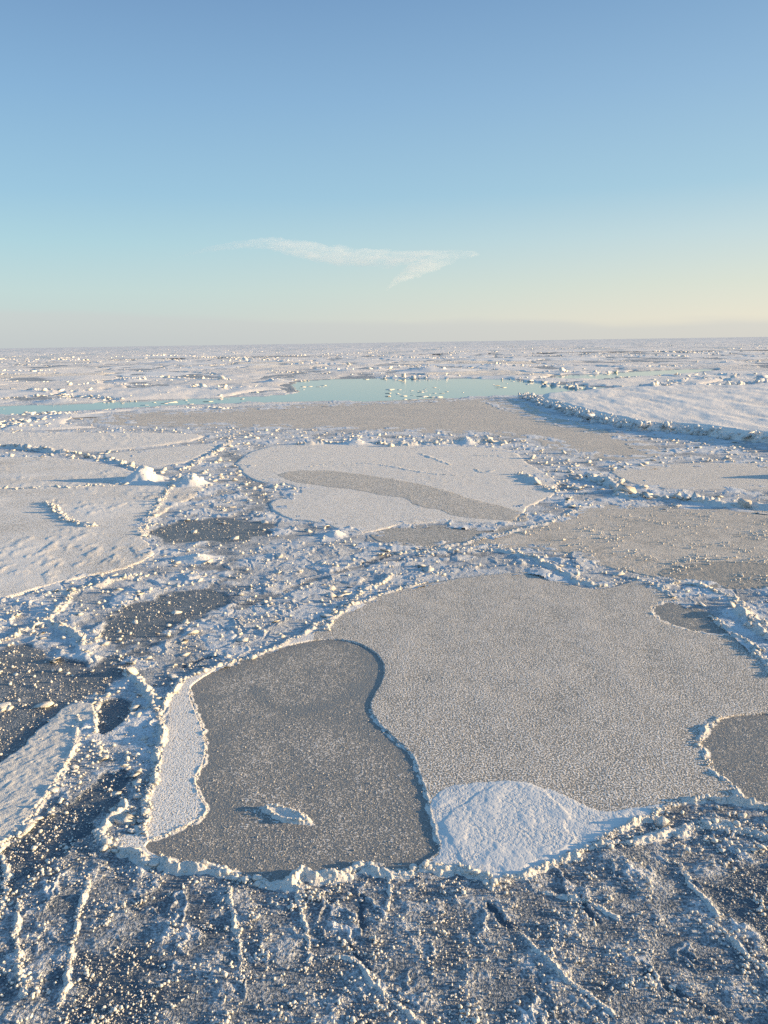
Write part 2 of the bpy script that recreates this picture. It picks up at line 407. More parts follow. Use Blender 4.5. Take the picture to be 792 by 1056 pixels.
PL[m200] = PL[m200] * (1 - k) + pl2 * k; PR[m200] = np.where(k > .5, r1b, PR[m200]); PE[m200] = np.where(k > .5, e, PE[m200])

heap = sub(lambda x, y: fbm(x / 2.2, y / 2.2, 23, 4), RR < 300)          # where rubble rides high
brash_w = ss(21, 25, RR) * (1 - ss(200, 280, RR))
brash_left = ss(0, 1, -X * 0 + 1)
zf = (.055 * np.clip(lump + .1, 0, 1) + .035 * np.clip(lump2, 0, 1) * ss(-.2, .3, lump))     # foreground
zf = zf + .10 * np.clip(heap, 0, 1) * ss(14, 17, RR)
zb = PL * (.35 + .9 * np.clip(heap + .1, 0, 1.0)) + .02 * lump2 + .08 * np.clip(heap, 0, 1)
fore_w = ss(23.5, 19.5, RR) if False else 1 - ss(19.5, 23.5, RR)
BZ = zf * fore_w + zb * brash_w * (1 - fore_w)
# pale crooked veins of frost in the nearest ice, running mostly away from the ship
def vein_f(x, y):
    u_ = x * .85 + y * .35 + .35 * fbm(x / .7, y / .7, 801, 3)
    v_ = fbm(u_ / 1.1, (y * .9 - x * .3) / 3.2, 805, 3)
    return np.exp(-(v_ / .045) ** 2) * ss(-.15, .25, fbm(x / 1.6, y / 1.6, 811, 3))
vein = sub(vein_f, RR < 30)
BZ = BZ + .045 * vein * fore_w * (1 + .8 * lump2)
# frost cover of the base ice
FR = (.40 + .32 * np.clip(lump * 1.2, -1, 1) + .1 * lump2 + .45 * vein) * fore_w + (1 - fore_w) * (.58 + .38 * PR + .36 * heap)
FR = np.clip(FR, .12, 1)
far_t = ss(150, 300, RR)
FR = FR * (1 - far_t) + far_t * .62
# shallow dark places
for k, dep, fr in (('dark_a', .0, .16), ('dark_b', .0, .22), ('dark_c', -.04, .02), ('dark_d', -.03, .05), ('dark_e', .0, .14), ('dark_f', -.01, .06), ('dark_g', -.02, .02)):
    w = ss(-.25, .15, sd[k]) if k not in ('dark_c', 'dark_d') else ss(-.08, .06, sd[k])
    BZ = BZ * (1 - w) + dep * w + .012 * lump2 * w
    FR = FR * (1 - w) + w * (fr + .16 * lump + .06 * lump2)
w = ss(-.6, .2, sd['rubble'])
FR = FR * (1 - w) + w * np.clip(.62 + .25 * PR + .1 * lump2, 0, 1)
# the dark channel winding through the brash from the far floes to the left edge
for pl, wd, dp in ((L_(238,466, 252,482, 262,500, 275,515, 258,530, 228,545, 232,562, 224,585, 236,602, 236,618), .9, .5), (L_(228,618, 180,645, 140,668, 112,690, 78,715, 40,748, 0,782, -40,810), .55, .8), (L_(130,800, 100,830, 60,868, 20,905, -20,935), .35, .8), (L_(385,581, 330,596, 290,612, 240,628), .25, .6), (L_(590,575, 520,570, 440,574, 385,581), .3, .6)):
    lo = pl.min(0) - 5; hi = pl.max(0) + 5
    q = (X > lo[0]) & (X < hi[0]) & (Y > lo[1]) & (Y < hi[1])
    x, y = X[q], Y[q]
    d, _, _, _ = seg_dist(x + wd * 1.6 * fbm(x / 1.4, y / 1.4, 901, 4), y + wd * 1.6 * fbm(x / 1.4, y / 1.4, 907, 4), pl, False)
    w = (1 - ss(wd * .6, wd * 1.4, d)) * dp * ss(-.5, .1, fbm(x / .9, y / .9, 911, 4))
    BZ[q] = BZ[q] * (1 - w); FR[q] = FR[q] * (1 - w) + .12 * w
# cracks of open dark ice in the foreground
for pl, wd in ((L_(374,925, 372,940, 378,962), .07), (L_(505,932, 515,945, 530,958), .09), (L_(598,925, 606,938, 616,950), .10), (L_(668,1005, 700,1025, 740,1050, 770,1075), .10), (L_(360,975, 372,990, 385,1005), .05), (L_(190,688, 205,681, 222,677), .12), (L_(375,581, 398,575, 410,568, 445,567), .18), (L_(240,623, 270,624, 306,624), .07), (L_(135,800, 118,820, 128,795), .10)):
    lo = pl.min(0) - 1; hi = pl.max(0) + 1
    q = (X > lo[0]) & (X < hi[0]) & (Y > lo[1]) & (Y < hi[1])
    d, _, _, _ = seg_dist(X[q] + .12 * lump2[q], Y[q] + .12 * lump[q], pl, False)
    w = 1 - ss(wd * .5, wd * 1.3, d)
    w = w * ss(-.35, .05, lump2[q]); BZ[q] = BZ[q] * (1 - w) - .03 * w; FR[q] = FR[q] * (1 - w) + .02 * w
for k in ('lead_a', 'lead_b'):
    w = ss(-.5, .5, sd[k]); BZ = BZ * (1 - w) - .8 * w
GZ = BZ.copy()                                        # top of whatever has been laid so far

# ------------------------------------------------------------------ floes
HIDE = np.zeros(X.shape, bool)
OCC = np.full(X.shape, -1e6)
def edge_w(w): return np.maximum(w, CELL * .7)
def floe(key, h, w=.04, relief=0.0, frost=.55, mat=M_FLOE, sink=.12, name='ice_floe', **kw):
    global GZ, OCC
    s = sd[key]; ww = edge_w(w)
    t = ss(-1, 1, s / ww)
    z = -sink + (sink + h) * t + relief * t
    mask = s > -ww * 1.5
    mb = MB(); mb.grid(z, mask, frost if hasattr(frost, 'ravel') else np.full(X.shape, float(frost)))
    GZ = np.where(s > 0, z, GZ)
    HIDE[s > ww * 3 + CELL * 2] = True
    OCC = np.maximum(OCC, s)
    return mb.build(name, mat, **kw)

und = sub(lambda x, y: fbm(x / 1.6, y / 1.6, 61, 3), RR < 60)
und3 = sub(lambda x, y: fbm(x / 6, y / 6, 71, 4), RR < 300)
fine = sub(lambda x, y: fbm(x / .12, y / .12, 66, 2), RR < 50)

# the big floe close to the ship, with its sheets of different ice
cxy = big_out.mean(0)
big = empty('ice_floe', cxy[0], cxy[1], 'large flat pale grey floe closest to the viewer, holding a dark tongue of new ice', 'ice floe')
sB = sd['big']; sT = sd['tongue']; sLa = sd['lobe_a']; sLb = sd['lobe_b']; sS = sd['snowp']
LOW = np.maximum(np.maximum(sT, sLa), sLb)
ww = edge_w(.035)
main_h = .050 + .010 * und + .004 * fine
t = ss(-1, 1, sB / ww); low_t = ss(-1, 1, LOW / ww)
z = (-.12 + (.12 + main_h) * t) * (1 - low_t) + (-.10) * low_t
stripz = (X < at(300, 760)[0]) 
frm = np.where(stripz, .72, .52 + .05 * und)
mb = MB(); mb.grid(z, (sB > -ww * 1.5) & (LOW < ww * 1.5), frm); mb.build('floe_surface', M_FLOE, big)
GZ = np.where((sB > 0), z, GZ); HIDE[sB > ww * 3 + CELL * 2] = True; OCC = np.maximum(OCC, sB)
for key, nm, lab, fr0 in (('tongue', 'thin_ice', 'dark grey tongue of newer ice with a wavy outline', .36), ('lobe_b', 'thin_ice', 'dark rounded bay of thin ice at the floe edge, cut by the picture', .37), ('lobe_a', 'thin_ice', 'small dark half oval of thin ice by the upper ridge', .38)):
    s = sd[key]
    zz = .018 + .008 * und + .004 * fine
    if key == 'tongue':
        rad = np.hypot((X - at(318, 700)[0]) / 1.0, (Y - at(318, 700)[1]) / 1.3)
        fr = fr0 + .10 * und + .06 * ss(.2, 1.2, s) - .16 * np.exp(-((rad - 1.9) / .22) ** 2) * (Y < at(318, 706)[1]) - .06 * np.exp(-(s / .35) ** 2)
    else: fr = fr0 + .05 * und - .05 * np.exp(-(s / .35) ** 2)
    mk = (s > -ww * 3) & (sB > -ww * 1.5)
    zz = zz * ss(-1, 1, sB / ww) - .1 * (1 - ss(-1, 1, sB / ww))
    mb = MB(); mb.grid(zz, mk, np.clip(fr, .1, 1)); mb.build(nm, M_DARK, big, label=lab)
    GZ = np.where(s > 0, zz, GZ)
# wind packed snow on the floe
q = sS > -.5
sn = np.zeros(X.shape); sn[q] = fbm(X[q] / .8, Y[q] / 1.1, 91, 3)
sn2 = np.zeros(X.shape); sn2[q] = fbm(X[q] / .16, Y[q] / .3, 95, 3)
zz = np.where(q, .05 + .012 * ss(-.02, .25, sS) + .016 * ss(-.1, .5, sn) * ss(0, .3, sS) + .0015 * sn2 + .014 * ss(-.03, .06, sd['snow_top']), 0)
zz = zz - .12 * (1 - ss(-.06, .03, sS))
mb = MB(); mb.grid(zz, sS > -.08, np.clip(.8 + .3 * sn, 0, 1)); mb.build('snow_drift', M_SNOW, big, label='patch of white wind packed snow at the near corner of the floe')
GZ = np.where(sS > 0, np.maximum(zz, GZ), GZ)

rip = sub(lambda x, y: np.clip(fbm(x / .8, y / 1.6, 141, 4), 0, 1) * ss(-.3, .4, fbm(x / 8, y / 8, 145, 2)), RR < 170)
floe('mid', .07, .05, .02 * und3 + .02 * rip, .66, label='pale smooth floe in the middle distance crossed by a darker grey streak', cat='ice floe')
mid = bpy.context.scene.objects['ice_floe.001']
def inlay(key, h, frost, mat, name, lab, parent, w=.05):
    """a sheet of other ice set in a floe: a few centimetres of step down to it"""
    global GZ
    s = sd[key]; ww = edge_w(w)
    z = GZ + .008 - .05 * (1 - ss(-1.2, .3, s / ww))
    mb = MB(); mb.grid(z, s > -ww * 1.5, frost if hasattr(frost, 'ravel') else np.full(X.shape, float(frost)))
    return mb.build(name, mat, parent, label=lab)
inlay('mstreak', .078, .51, M_FLOE, 'thin_ice', 'long curved streak of darker grey ice', mid)
floe('munder', .02, .05, 0.0, .45, name='thin_ice_sheet', label='narrow bluish grey sheet of thin ice along the near side of the streaked floe', cat='thin ice')
floe('left_low', .09, .06, .05 * np.clip(und3, 0, 1) + .09 * rip, .66 + .12 * und3, label='wide pale floe on the left with a long blue shadow across it', cat='ice floe')
floe('left_up', .12, .08, .04 * und3 + .09 * rip, .68, label='pale floe strip at the left behind the low crooked ridge', cat='ice floe')
floe('left_tri', .08, .06, 0.02 * rip, .66, label='small smooth triangular floe behind the two lit hummocks', cat='ice floe')
floe('beige', .03, .10, 0.0, .52 + .06 * und3, mat=M_BROWN, name='thin_ice_sheet', label='long flat beige sheet of new ice just this side of the open water', cat='thin ice')
rough_t = sub(lambda x, y: fbm(x / 5, y / 14, 81, 4), RR < 400)
floe('thick', 1.15, .7, .26 * rough_t, np.clip(.85 + .3 * rough_t, 0, 1), mat=M_FAR, sink=.3, label='thick snow covered floe with a high broken edge, on the right', cat='ice floe')
thick = bpy.context.scene.objects['ice_floe.005']
floe('brown', .03, .08, 0.012 * lump2, np.clip(.46 + .10 * heap + .12 * PR, 0, 1), mat=M_BROWN, name='thin_ice_sheet', label='broad grey brown sheet of thin ice strewn with frost, right of centre', cat='thin ice')
inlay('brownd', .045, .26, M_BROWN, 'smooth_ice', 'smooth darker brown patch of ice', bpy.context.scene.objects['thin_ice_sheet.002'])
floe('pale_r', .06, .08, 0.0, .60, label='smooth pale floe at the right edge below the thick floe', cat='ice floe')
gro = sub(lambda x, y: np.abs(fbm((x * .8 - y * .6) / .11 + .5 * fbm(x, y, 4, 2), (y * .8 + x * .6) / .5, 12, 2)), RR < 40)
floe('low_left', .07, .06, .028 * gro + .015 * lump2, .74 + .1 * lump, mat=M_FROST, label='narrow whitish floe with a combed rough surface at the lower left', cat='ice floe')

# open water
mb = MB(); wl = np.full(X.shape, -.06)
mb.grid(wl, sd['lead_a'] > -4, np.zeros(X.shape)); mb.build('open_water', M_WATER, kind='structure', label='pale turquoise lead of open water winding through the ice', cat='water')
mb = MB(); mb.grid(wl, sd['lead_b'] > -4, np.zeros(X.shape)); mb.build('open_water', M_WATER, kind='structure', label='small turquoise strip of open water beyond the thick floe', cat='water')
OCC = np.maximum(OCC, np.maximum(sd['lead_a'], sd['lead_b']))

# far floes of the pack
ff = (RR > 125) & (RR < 1500)
wxx = X[ff] + 9 * fbm(X[ff] / 40, Y[ff] / 40, 101, 3); wyy = Y[ff] + 9 * fbm(X[ff] / 40, Y[ff] / 40, 105, 3)
CS = 46.0
f1, f2, cx, cy, cid = voronoi(wxx / CS, wyy / CS, 33)
E = np.full(X.shape, -1.0); E[ff] = (f2 - f1) * CS * .5
CID = np.full(X.shape, -1.0); CID[ff] = cid
cr = np.zeros(X.shape); cr[ff] = _h(cid, cid * 0 + 2, 5)
far_limit = 760
u, inv = np.unique(CID[ff], return_inverse=True)
rad = np.hypot(cx, cy) * CS
groups = 0
ffi = np.nonzero(ff.ravel())[0]
order = np.argsort(inv, kind='stable'); bounds = np.searchsorted(inv[order], np.arange(len(u) + 1))
def far_label(t_, a_, r_):
    tone = 'pale snow covered' if t_ > .25 else 'greyer thinly frosted'
    side = 'on the left' if a_ < -11 else ('on the right' if a_ > 11 else 'in the middle')
    how = 'just beyond the open water' if r_ < 330 else ('midway to the horizon' if r_ < 520 else 'close under the horizon')
    return tone + ' floe of the distant pack, ' + side + ', ' + how
def largest_piece(mask):
    ii_, jj_ = np.nonzero(mask); a0, a1, b0, b1 = ii_.min(), ii_.max() + 1, jj_.min(), jj_.max() + 1
    m_ = mask[a0:a1, b0:b1]; lab = np.where(m_, np.arange(m_.size).reshape(m_.shape) + 1, 0)
    for _ in range(600):
        p_ = np.pad(lab, 1); n_ = np.maximum.reduce([p_[1:-1, 1:-1], p_[:-2, 1:-1], p_[2:, 1:-1], p_[1:-1, :-2], p_[1:-1, 2:]]) * m_
        if (n_ == lab).all(): break
        lab = n_
    u_, c_ = np.unique(lab[m_], return_counts=True); out = np.zeros(mask.shape, bool); out[a0:a1, b0:b1] = (lab == u_[c_.argmax()]) & m_
    return out
FREL = np.zeros(X.shape); q_ = RR > 120
FREL[q_] = .55 * fbm(X[q_] / 22, Y[q_] / 55, 121, 3) * ss(120, 200, RR[q_]) + .12 * fbm(X[q_] / 4, Y[q_] / 9, 131, 3) * (1 - ss(220, 420, RR[q_]))
for ci in range(len(u)):
    idx = ffi[order[bounds[ci]:bounds[ci + 1]]]
    r_ = rad[order[bounds[ci]]]
    azc = math.degrees(math.atan2(cx[order[bounds[ci]]] , cy[order[bounds[ci]]]))
    if r_ > far_limit or abs(azc) > 31: continue
    s = np.minimum(E.ravel()[idx], -OCC.ravel()[idx] - 2.0)
    if (s > 1.5).sum() < 25: continue
    h = .10 + .35 * cr.ravel()[idx][0] ** 2
    i0, i1 = idx.min() // NA, idx.max() // NA + 1
    sm = np.full((NR, NA), -9.0).ravel(); sm[idx] = s; sm = sm.reshape(NR, NA)
    mask = largest_piece(sm > -.5)
    z = -.25 + (h + .25) * ss(-.3, 1.8, sm) + FREL * ss(0, 6, sm)
    fr = np.full(X.shape, .5 + .45 * _h(np.array([ci]), np.array([3]), 4)[0])
    mb = MB(); mb.grid(z, mask, fr)
    GZ = np.where(sm > 1, z, GZ)
    t_ = _h(np.array([ci]), np.array([9]), 4)[0]
    mb.build('ice_floe', M_FAR if t_ > .25 else M_FLOE, label=far_label(t_, azc, r_), cat='ice floe', group='floes of the distant pack ice')
    groups += 1
print('far floes', groups)

# base ice sheet
farn = np.zeros(X.shape); q = RR > 250
farn[q] = fbm(X[q] / 60, Y[q] / 60, 111, 4)
fq = RR > 250
g1, g2, _, _, gid = voronoi((X[fq] + 25 * farn[fq]) / 110., Y[fq] / 150., 37)
fe = np.ones(X.shape); fe[fq] = g2 - g1; fid = np.zeros(X.shape); fid[fq] = _h(gid, gid * 0 + 1, 6)
FR = np.where(RR > far_limit, np.clip(.55 + .5 * farn + .35 * fid - .55 * np.exp(-(fe / .10) ** 2), .1, 1), np.where(RR > 200, .35, FR))
BZ = BZ + np.where(RR > far_limit, .4 * fid + FREL, 0)
base_z = BZ.copy()
base_mask = ~HIDE
fm = RR > far_limit
mb = MB(); mb.grid(base_z, base_mask & ~fm, FR); mb.build('sea_ice', M_ICE, kind='structure')
mb = MB(); fm[:-1] = fm[1:]; mb.grid(base_z, fm, FR); mb.build('distant_sea_ice', M_FAR, kind='structure')

# ------------------------------------------------------------------ lookup of the surface height at any place
def gz(x, y):
    r = np.hypot(x, y); a = np.arctan2(x, y)
    i = np.clip(np.searchsorted(rr, r) , 0, NR - 1); j = np.clip(np.round((a - az[0]) / (az[1] - az[0])).astype(int), 0, NA - 1)
    return GZ[i, j]
def lk(A, x, y):
    r = np.hypot(x, y); a = np.arctan2(x, y)
    i = np.clip(np.searchsorted(rr, r), 0, NR - 1); j = np.clip(np.round((a - az[0]) / (az[1] - az[0])).astype(int), 0, NA - 1)
    return A[i, j]

# ------------------------------------------------------------------ ridges: a bank of frost with lumps and slabs on it
def resample(poly, n):
    seg = np.hypot(*np.diff(poly, axis=0).T); s = np.concatenate([[0], np.cumsum(seg)]); t = np.linspace(0, s[-1], n)
    return np.stack([np.interp(t, s, poly[:, 0]), np.interp(t, s, poly[:, 1])], 1), s[-1]
def ridge(poly, h, w, name='frost_ridge', mat=M_FROST, lumps=1.0, slab=0.0, rag=.5, frost=.85, parent=None, label=None, cat=None, group=None, taper=True, lump_r=None, wander=1.6):
    if name == 'pressure_ridge': lumps *= .6; slab *= .6; h *= .82
    n0 = max(6, int(np.hypot(*np.diff(poly, axis=0).T).sum() / max(w, .05)))
    poly, tl = resample(poly, min(n0, 140)); sa = np.linspace(0, tl, len(poly)); ws0 = w * 4
    poly = poly + w * wander * np.stack([fbm(sa / ws0, sa * 0 + h * 77, 91, 3), fbm(sa / ws0, sa * 0 + h * 77 + 9, 95, 3)], 1)
    lo = poly.min(0) - 3 * w - .5; hi = poly.max(0) + 3 * w + .5
    q = (X > lo[0]) & (X < hi[0]) & (Y > lo[1]) & (Y < hi[1])
    x, y = X[q], Y[q]; c = float(np.median(CELL[q])) if q.any() else .05
    sc_ = max(w * 1.2, .1)
    dx = rag * w * fbm(x / sc_ / 1.5, y / sc_ / 1.5, 7, 3); dy = rag * w * fbm(x / sc_ / 1.5 + 9, y / sc_ / 1.5, 9, 3)
    d, arc, _, tot = seg_dist(x + dx, y + dy, poly, False)
    we = np.maximum(w, CELL[q] * .6)
    amp = h * np.clip(.66 + 1.7 * fbm(arc / (w * 8), arc * 0 + h * 31, 13, 4), .12, 1.6) * (1 + .45 * fbm(x / w / 1.1, y / w / 1.1, 19, 3))
    if taper: amp = amp * ss(0, .06 * tot, arc) * ss(0, .06 * tot, tot - arc)
    Hh = np.maximum(amp, 0) * (.8 * np.exp(-(d / we) ** 2 * 2.2) + .2 * np.exp(-(d / we) ** 2 * .5))
    H = np.zeros(X.shape); H[q] = Hh
    g = np.zeros(X.shape); g[q] = GZ[q]
    cut = h * .10
    mb = MB(); mb.grid(g + H - cut, H > cut * .7, np.full(X.shape, float(frost)))
    lr = lump_r or w * .30
    n = int(lumps * tot / lr * .75)
    if n > 0:
        pts, _ = resample(poly, max(n, 2)); k = len(pts)
        pts = pts + rng.normal(0, w * .38, (k, 2)) - 0
        gx = gz(pts[:, 0], pts[:, 1]); rad = lr * np.exp(rng.normal(0, .4, k))
        env = h * .55 * np.exp(-rng.uniform(0, 1.2, k))
        blobs(mb, pts[:, 0], pts[:, 1], gx + env * rng.uniform(.5, 1.2, k), np.minimum(rad, h * .8), 2, .28, .75, frost, lobes=True)
        n2 = n * 4; pts, _ = resample(poly, n2); pts = pts + rng.normal(0, w * .6, (n2, 2))
        blobs(mb, pts[:, 0], pts[:, 1], gz(pts[:, 0], pts[:, 1]) + h * rng.uniform(0, .5, n2), np.minimum(lr * .28, h) * np.exp(rng.normal(0, .6, n2)), 1, .2, .8, frost)
    if slab > 0:
        n = int(slab * tot / w); pts, _ = resample(poly, max(n, 2)); pts = pts + rng.normal(0, w * .5, pts.shape)
        slabs(mb, pts[:, 0], pts[:, 1], gz(pts[:, 0], pts[:, 1]) + h * rng.uniform(.1, .75, len(pts)), w * .45 * np.exp(rng.normal(0, .35, len(pts))), .3, .5, frost)
    if not mb.v: return None
    return mb.build(name, mat, parent, label=label, cat=cat, group=group)

# rims of the big floe
ridge(L_(112,873, 135,884, 165,890, 200,896, 235,901, 265,911, 290,912, 330,908, 360,902, 385,892, 410,902, 430,896, 460,898, 490,904, 516,913), .15, .15, 'frost_rim', parent=big, wander=2.2, label='thick raised frost rim along the near edge of the dark tongue')
ridge(L_(516,913, 560,897, 590,885, 620,870, 650,853, 680,838, 705,827, 735,826, 760,828, 792,833, 860,840), .12, .09, 'frost_rim', parent=big, label='ragged frost rim running up to the right past the snow patch')
ridge(L_(188,702, 174,720, 166,740, 168,760, 166,780, 160,800, 152,830, 146,862), .15, .11, 'frost_rim', parent=big, slab=.2, label='knobbly frost rim on the outer side of the pale strip')
ridge(L_(196,712, 198,726, 207,745, 213,765, 212,785, 203,800, 202,812, 209,826, 216,838, 205,847, 175,862, 150,868), .030, .06, 'frost_rim', parent=big, lumps=.5, taper=False)
ridge(L_(112,873, 102,860, 118,846, 132,825), .14, .12, 'frost_rim', parent=big)
ridge(L_(190,702, 215,691, 250,681, 290,666, 312,655, 335,641, 370,623, 400,611, 440,601), .10, .13, 'frost_rim', parent=big, label='beaded frost rim along the far left side of the floe', slab=.3)
ridge(L_(745,741, 727,752, 722,766, 728,785, 738,800, 757,812, 766,825), .07, .10, 'frost_rim', parent=big, lumps=.7, label='bright curved frost rim round the dark bay')
ridge(L_(700,620, 680,622, 671,629, 680,640, 700,648, 735,655, 760,655), .035, .08, 'frost_rim', parent=big, lumps=.3)
ridge(L_(655,598, 672,602, 684,610, 696,616), .08, .16, 'frost_rim', parent=big, slab=.5)
ridge(L_(735,638, 755,652, 776,668, 790,684, 800,700), .12, .15, 'frost_rim', parent=big, slab=.3)
ridge(L_(378,728, 391,750, 412,769, 426,781, 431,797, 438,815, 444,842, 449,862, 456,876), .02, .05, 'frost_rim', parent=big, lumps=.15)

for q_ in (L_(236,478, 250,480, 264,481), L_(318,482, 345,479, 380,478, 410,483, 440,489, 470,491), L_(488,470, 512,471, 535,470), L_(432,468, 450,474, 465,480), L_(490,484, 498,489, 510,486)):
    ridge(q_, .06, .12, 'frost_rim', parent=mid, lumps=.6)
# the oval lump of snow on the dark tongue
pA = np.array(at(272, 834)); pB = np.array(at(319, 849)); cc = (pA + pB) / 2; ux = (pB - pA); hl = np.hypot(*ux) / 2; ux = ux / (2 * hl); uy = np.array([-ux[1], ux[0]])
g0 = float(gz(cc[:1], cc[1:])[0])
q = np.hypot(X - cc[0], Y - cc[1]) < 1.5
la = ((X - cc[0]) * ux[0] + (Y - cc[1]) * ux[1]) / hl; lb = ((X - cc[0]) * uy[0] + (Y - cc[1]) * uy[1]) / .25
dd = np.full(X.shape, 9.0); nn_ = fbm(X[q] / .16, Y[q] / .16, 5, 3)
dd[q] = (np.abs(la[q]) ** 1.5 + np.abs(lb[q]) ** 1.5) ** (1 / 1.5) + .22 * nn_
hh = np.where(dd < 1.8, .065 * np.exp(-((dd - .80) / .24) ** 2) + .02 * (1 - ss(.8, 1.2, dd)), 0)
mb = MB(); mb.grid(np.where(dd < 1.8, g0 - .012 + hh, 0), dd < 1.4, np.full(X.shape, .8))
th = rng.uniform(0, 2 * np.pi, 60); ca, sa_ = np.cos(th) * hl * .85, np.sin(th) * .20
ex = cc[0] + ux[0] * ca + uy[0] * sa_ + rng.normal(0, .02, 60); ey = cc[1] + ux[1] * ca + uy[1] * sa_ + rng.normal(0, .02, 60)
blobs(mb, ex, ey, g0 + .06 + rng.uniform(0, .04, 60), .022 * np.exp(rng.normal(0, .5, 60)), 2, .25, .8, .9, lobes=True)
mb.build('snow_lump', M_FROST, label='small oval snow lump lying alone on the dark tongue of ice', cat='snow lump')
def hump(px, py, w, dpt, h, name, label, cat, slab=0, mat=M_SNOW, peak=(0, 0), nb=60):
    x0, y0 = at(px, py)
    lo = max(w, dpt) * 1.6
    q = (abs(X - x0) < lo * 1.3) & (abs(Y - y0) < lo * 1.3)
    D = np.full(X.shape, 9.0); D[q] = np.hypot((X[q] - x0) / w, (Y[q] - y0) / dpt) * (1 + .25 * fbm(X[q] / (w * .6), Y[q] / (w * .6), 5, 3))
    H = np.zeros(X.shape); H[q] = h * .8 * np.exp(-(D[q] * 1.5) ** 2)
    g = float(gz(np.array([x0]), np.array([y0]))[0])
    mb = MB(); mb.grid(np.where(q, g - h * .06 + H, 0), D < 1.15, np.full(X.shape, .85))
    n = nb; r = np.sqrt(rng.uniform(0, 1, n)); a = rng.uniform(0, 6.28, n)
    xx = x0 + peak[0] + r * w * .5 * np.cos(a); yy = y0 + peak[1] + r * dpt * .5 * np.sin(a)
    hz = h * .75 * np.exp(-r ** 2 * 1.5)
    blobs(mb, xx, yy, g + hz * rng.uniform(.5, 1, n), h * .12 * np.exp(rng.normal(0, .5, n)), 2, .3, .9, .9, lobes=True)
    if slab: 
        n = slab * 2; r = np.sqrt(rng.uniform(0, 1, n)); a = rng.uniform(0, 6.28, n)
        slabs(mb, x0 + r * w * .6 * np.cos(a), y0 + r * dpt * .6 * np.sin(a), g + h * .6 * np.exp(-r ** 2) * rng.uniform(.3, 1.2, n), h * .16 * np.exp(rng.normal(0, .4, n)), .4, .5, .9)
    return mb.build(name, mat, label=label, cat=cat)
hump(147, 496, 1.8, 2.4, 1.5, 'ice_hummock', 'sunlit hummock with a low shelf, throwing the longest blue shadow on the left floe', 'ice hummock', slab=8)
hump(197, 500, 1.8, 1.7, 1.25, 'ice_hummock', 'pair of knobbly sunlit ice blocks at the edge of the dark channel', 'ice hummock', slab=14)
hump(203, 577, 1.3, .8, .42, 'snow_mound', 'smooth blue shaded snow mound with a lit right shoulder in the brash ice', 'snow mound', slab=3)
hump(346, 552, .7, .9, .42, 'ice_hummock', 'small lit stack of snow caps at the near tip of the streaked floe', 'ice hummock', slab=4)
hump(366, 458, 2.2, 1.4, .8, 'ice_hummock', 'low lit hummock on the far left rim of the streaked floe', 'ice hummock', slab=6)
hump(482, 457, 1.5, 1.6, .9, 'ice_hummock', 'bright hummock in the middle of the far rim of the streaked floe', 'ice hummock', slab=6)
hump(440, 382, 12, 12, 2.2, 'ice_hummock', 'large rubbly hummock beyond the turquoise water', 'ice hummock', slab=50)
hump(285, 394, 5, 6, 1.5, 'ice_hummock', 'bright rubble hummock at the left tip of the wide open water', 'ice hummock', slab=25)
hump(60, 414, 7, 6, 1.1, 'ice_hummock', 'hummock at the far side of the narrow lead on the left', 'ice hummock', slab=20)
hump(135, 393, 9, 8, 1.6, 'ice_hummock', 'rubbly hummock standing in the far floes on the left', 'ice hummock', slab=30)
hump(180, 374, 20, 20, 2.6, 'ice_hummock', 'far hummock near the horizon on the left', 'ice hummock', slab=50)
hump(70, 430, 5, 3, .7, 'ice_hummock', 'low blue hummock on the near side of the narrow lead', 'ice hummock', slab=14)

# ridges of the middle distance
hump(850, 492, 4.5, 2.2, 1.5, 'ice_hummock', 'hummock just past the right edge whose blue shadow crosses the pale floe', 'ice hummock', slab=10)
RG = dict(name='pressure_ridge', cat='ice ridge', group='low ridges between the floes')
ridge(L_(-120,458, 0,461, 15,461, 30,463, 60,467, 75,468), .42, .5, slab=1.2, label='low crooked ridge running in from the left edge', **RG)
ridge(L_(95,472, 115,474, 130,480, 142,485), .32, .4, slab=1, label='short blue ridge just behind the two lit hummocks', **RG)
ridge(L_(48,520, 62,530, 68,538, 85,543, 98,544), .22, .3, slab=.6, label='short zigzag ridge alone on the left floe', **RG)
ridge(L_(236,457, 222,466, 205,476, 190,484), .18, .3, slab=.5, label='thin ridge between the small triangular floe and the dark channel', **RG)
ridge(L_(310,459, 340,457, 395,458), .35, .6, slab=1, label='low ridge on the far rim of the streaked floe, its left half', **RG)
ridge(L_(405,460, 440,458, 500,456, 523,458), .55, .7, slab=1, label='low ridge on the far rim of the streaked floe, its right half', **RG)
ridge(L_(535,490, 552,497, 560,503, 575,508), .25, .35, slab=.6, label='short bright ridge at the right tip of the streaked floe', **RG)
ridge(L_(612,492, 625,500, 638,510, 650,514, 700,516, 730,520, 792,524, 880,528), .42, .6, slab=1.4, label='long blue ridge at the far side of the grey brown ice sheet', **RG)
ridge(L_(400,572, 440,569, 520,567, 548,575, 565,583, 580,590, 600,602, 625,606), .16, .22, slab=.8, label='white plate ridge at the far corner of the big floe', **RG)
ridge(L_(682,607, 700,600, 720,604, 745,612, 765,625, 780,640, 800,655), .10, .20, slab=.8, label='bluish ridge behind the small dark half oval', **RG)
ridge(L_(760,628, 775,645, 790,658, 810,668), .34, .24, slab=.8, label='sunlit crumbled ridge at the right edge beside the big floe', **RG)
ridge(L_(0,662, 25,652, 48,640, 68,622, 75,610), .16, .22, slab=1.0, label='knobbly ridge at the left edge below the pale left floe', **RG)
ridge(L_(40,640, 75,650, 92,668, 100,660), .18, .18, slab=.8, label='ridge with bright knobs left of the dark brash patch', **RG)
ridge(L_(125,690, 140,700, 155,715, 165,735), .18, .16, slab=.8, label='short ridge leading down to the pale strip', **RG)
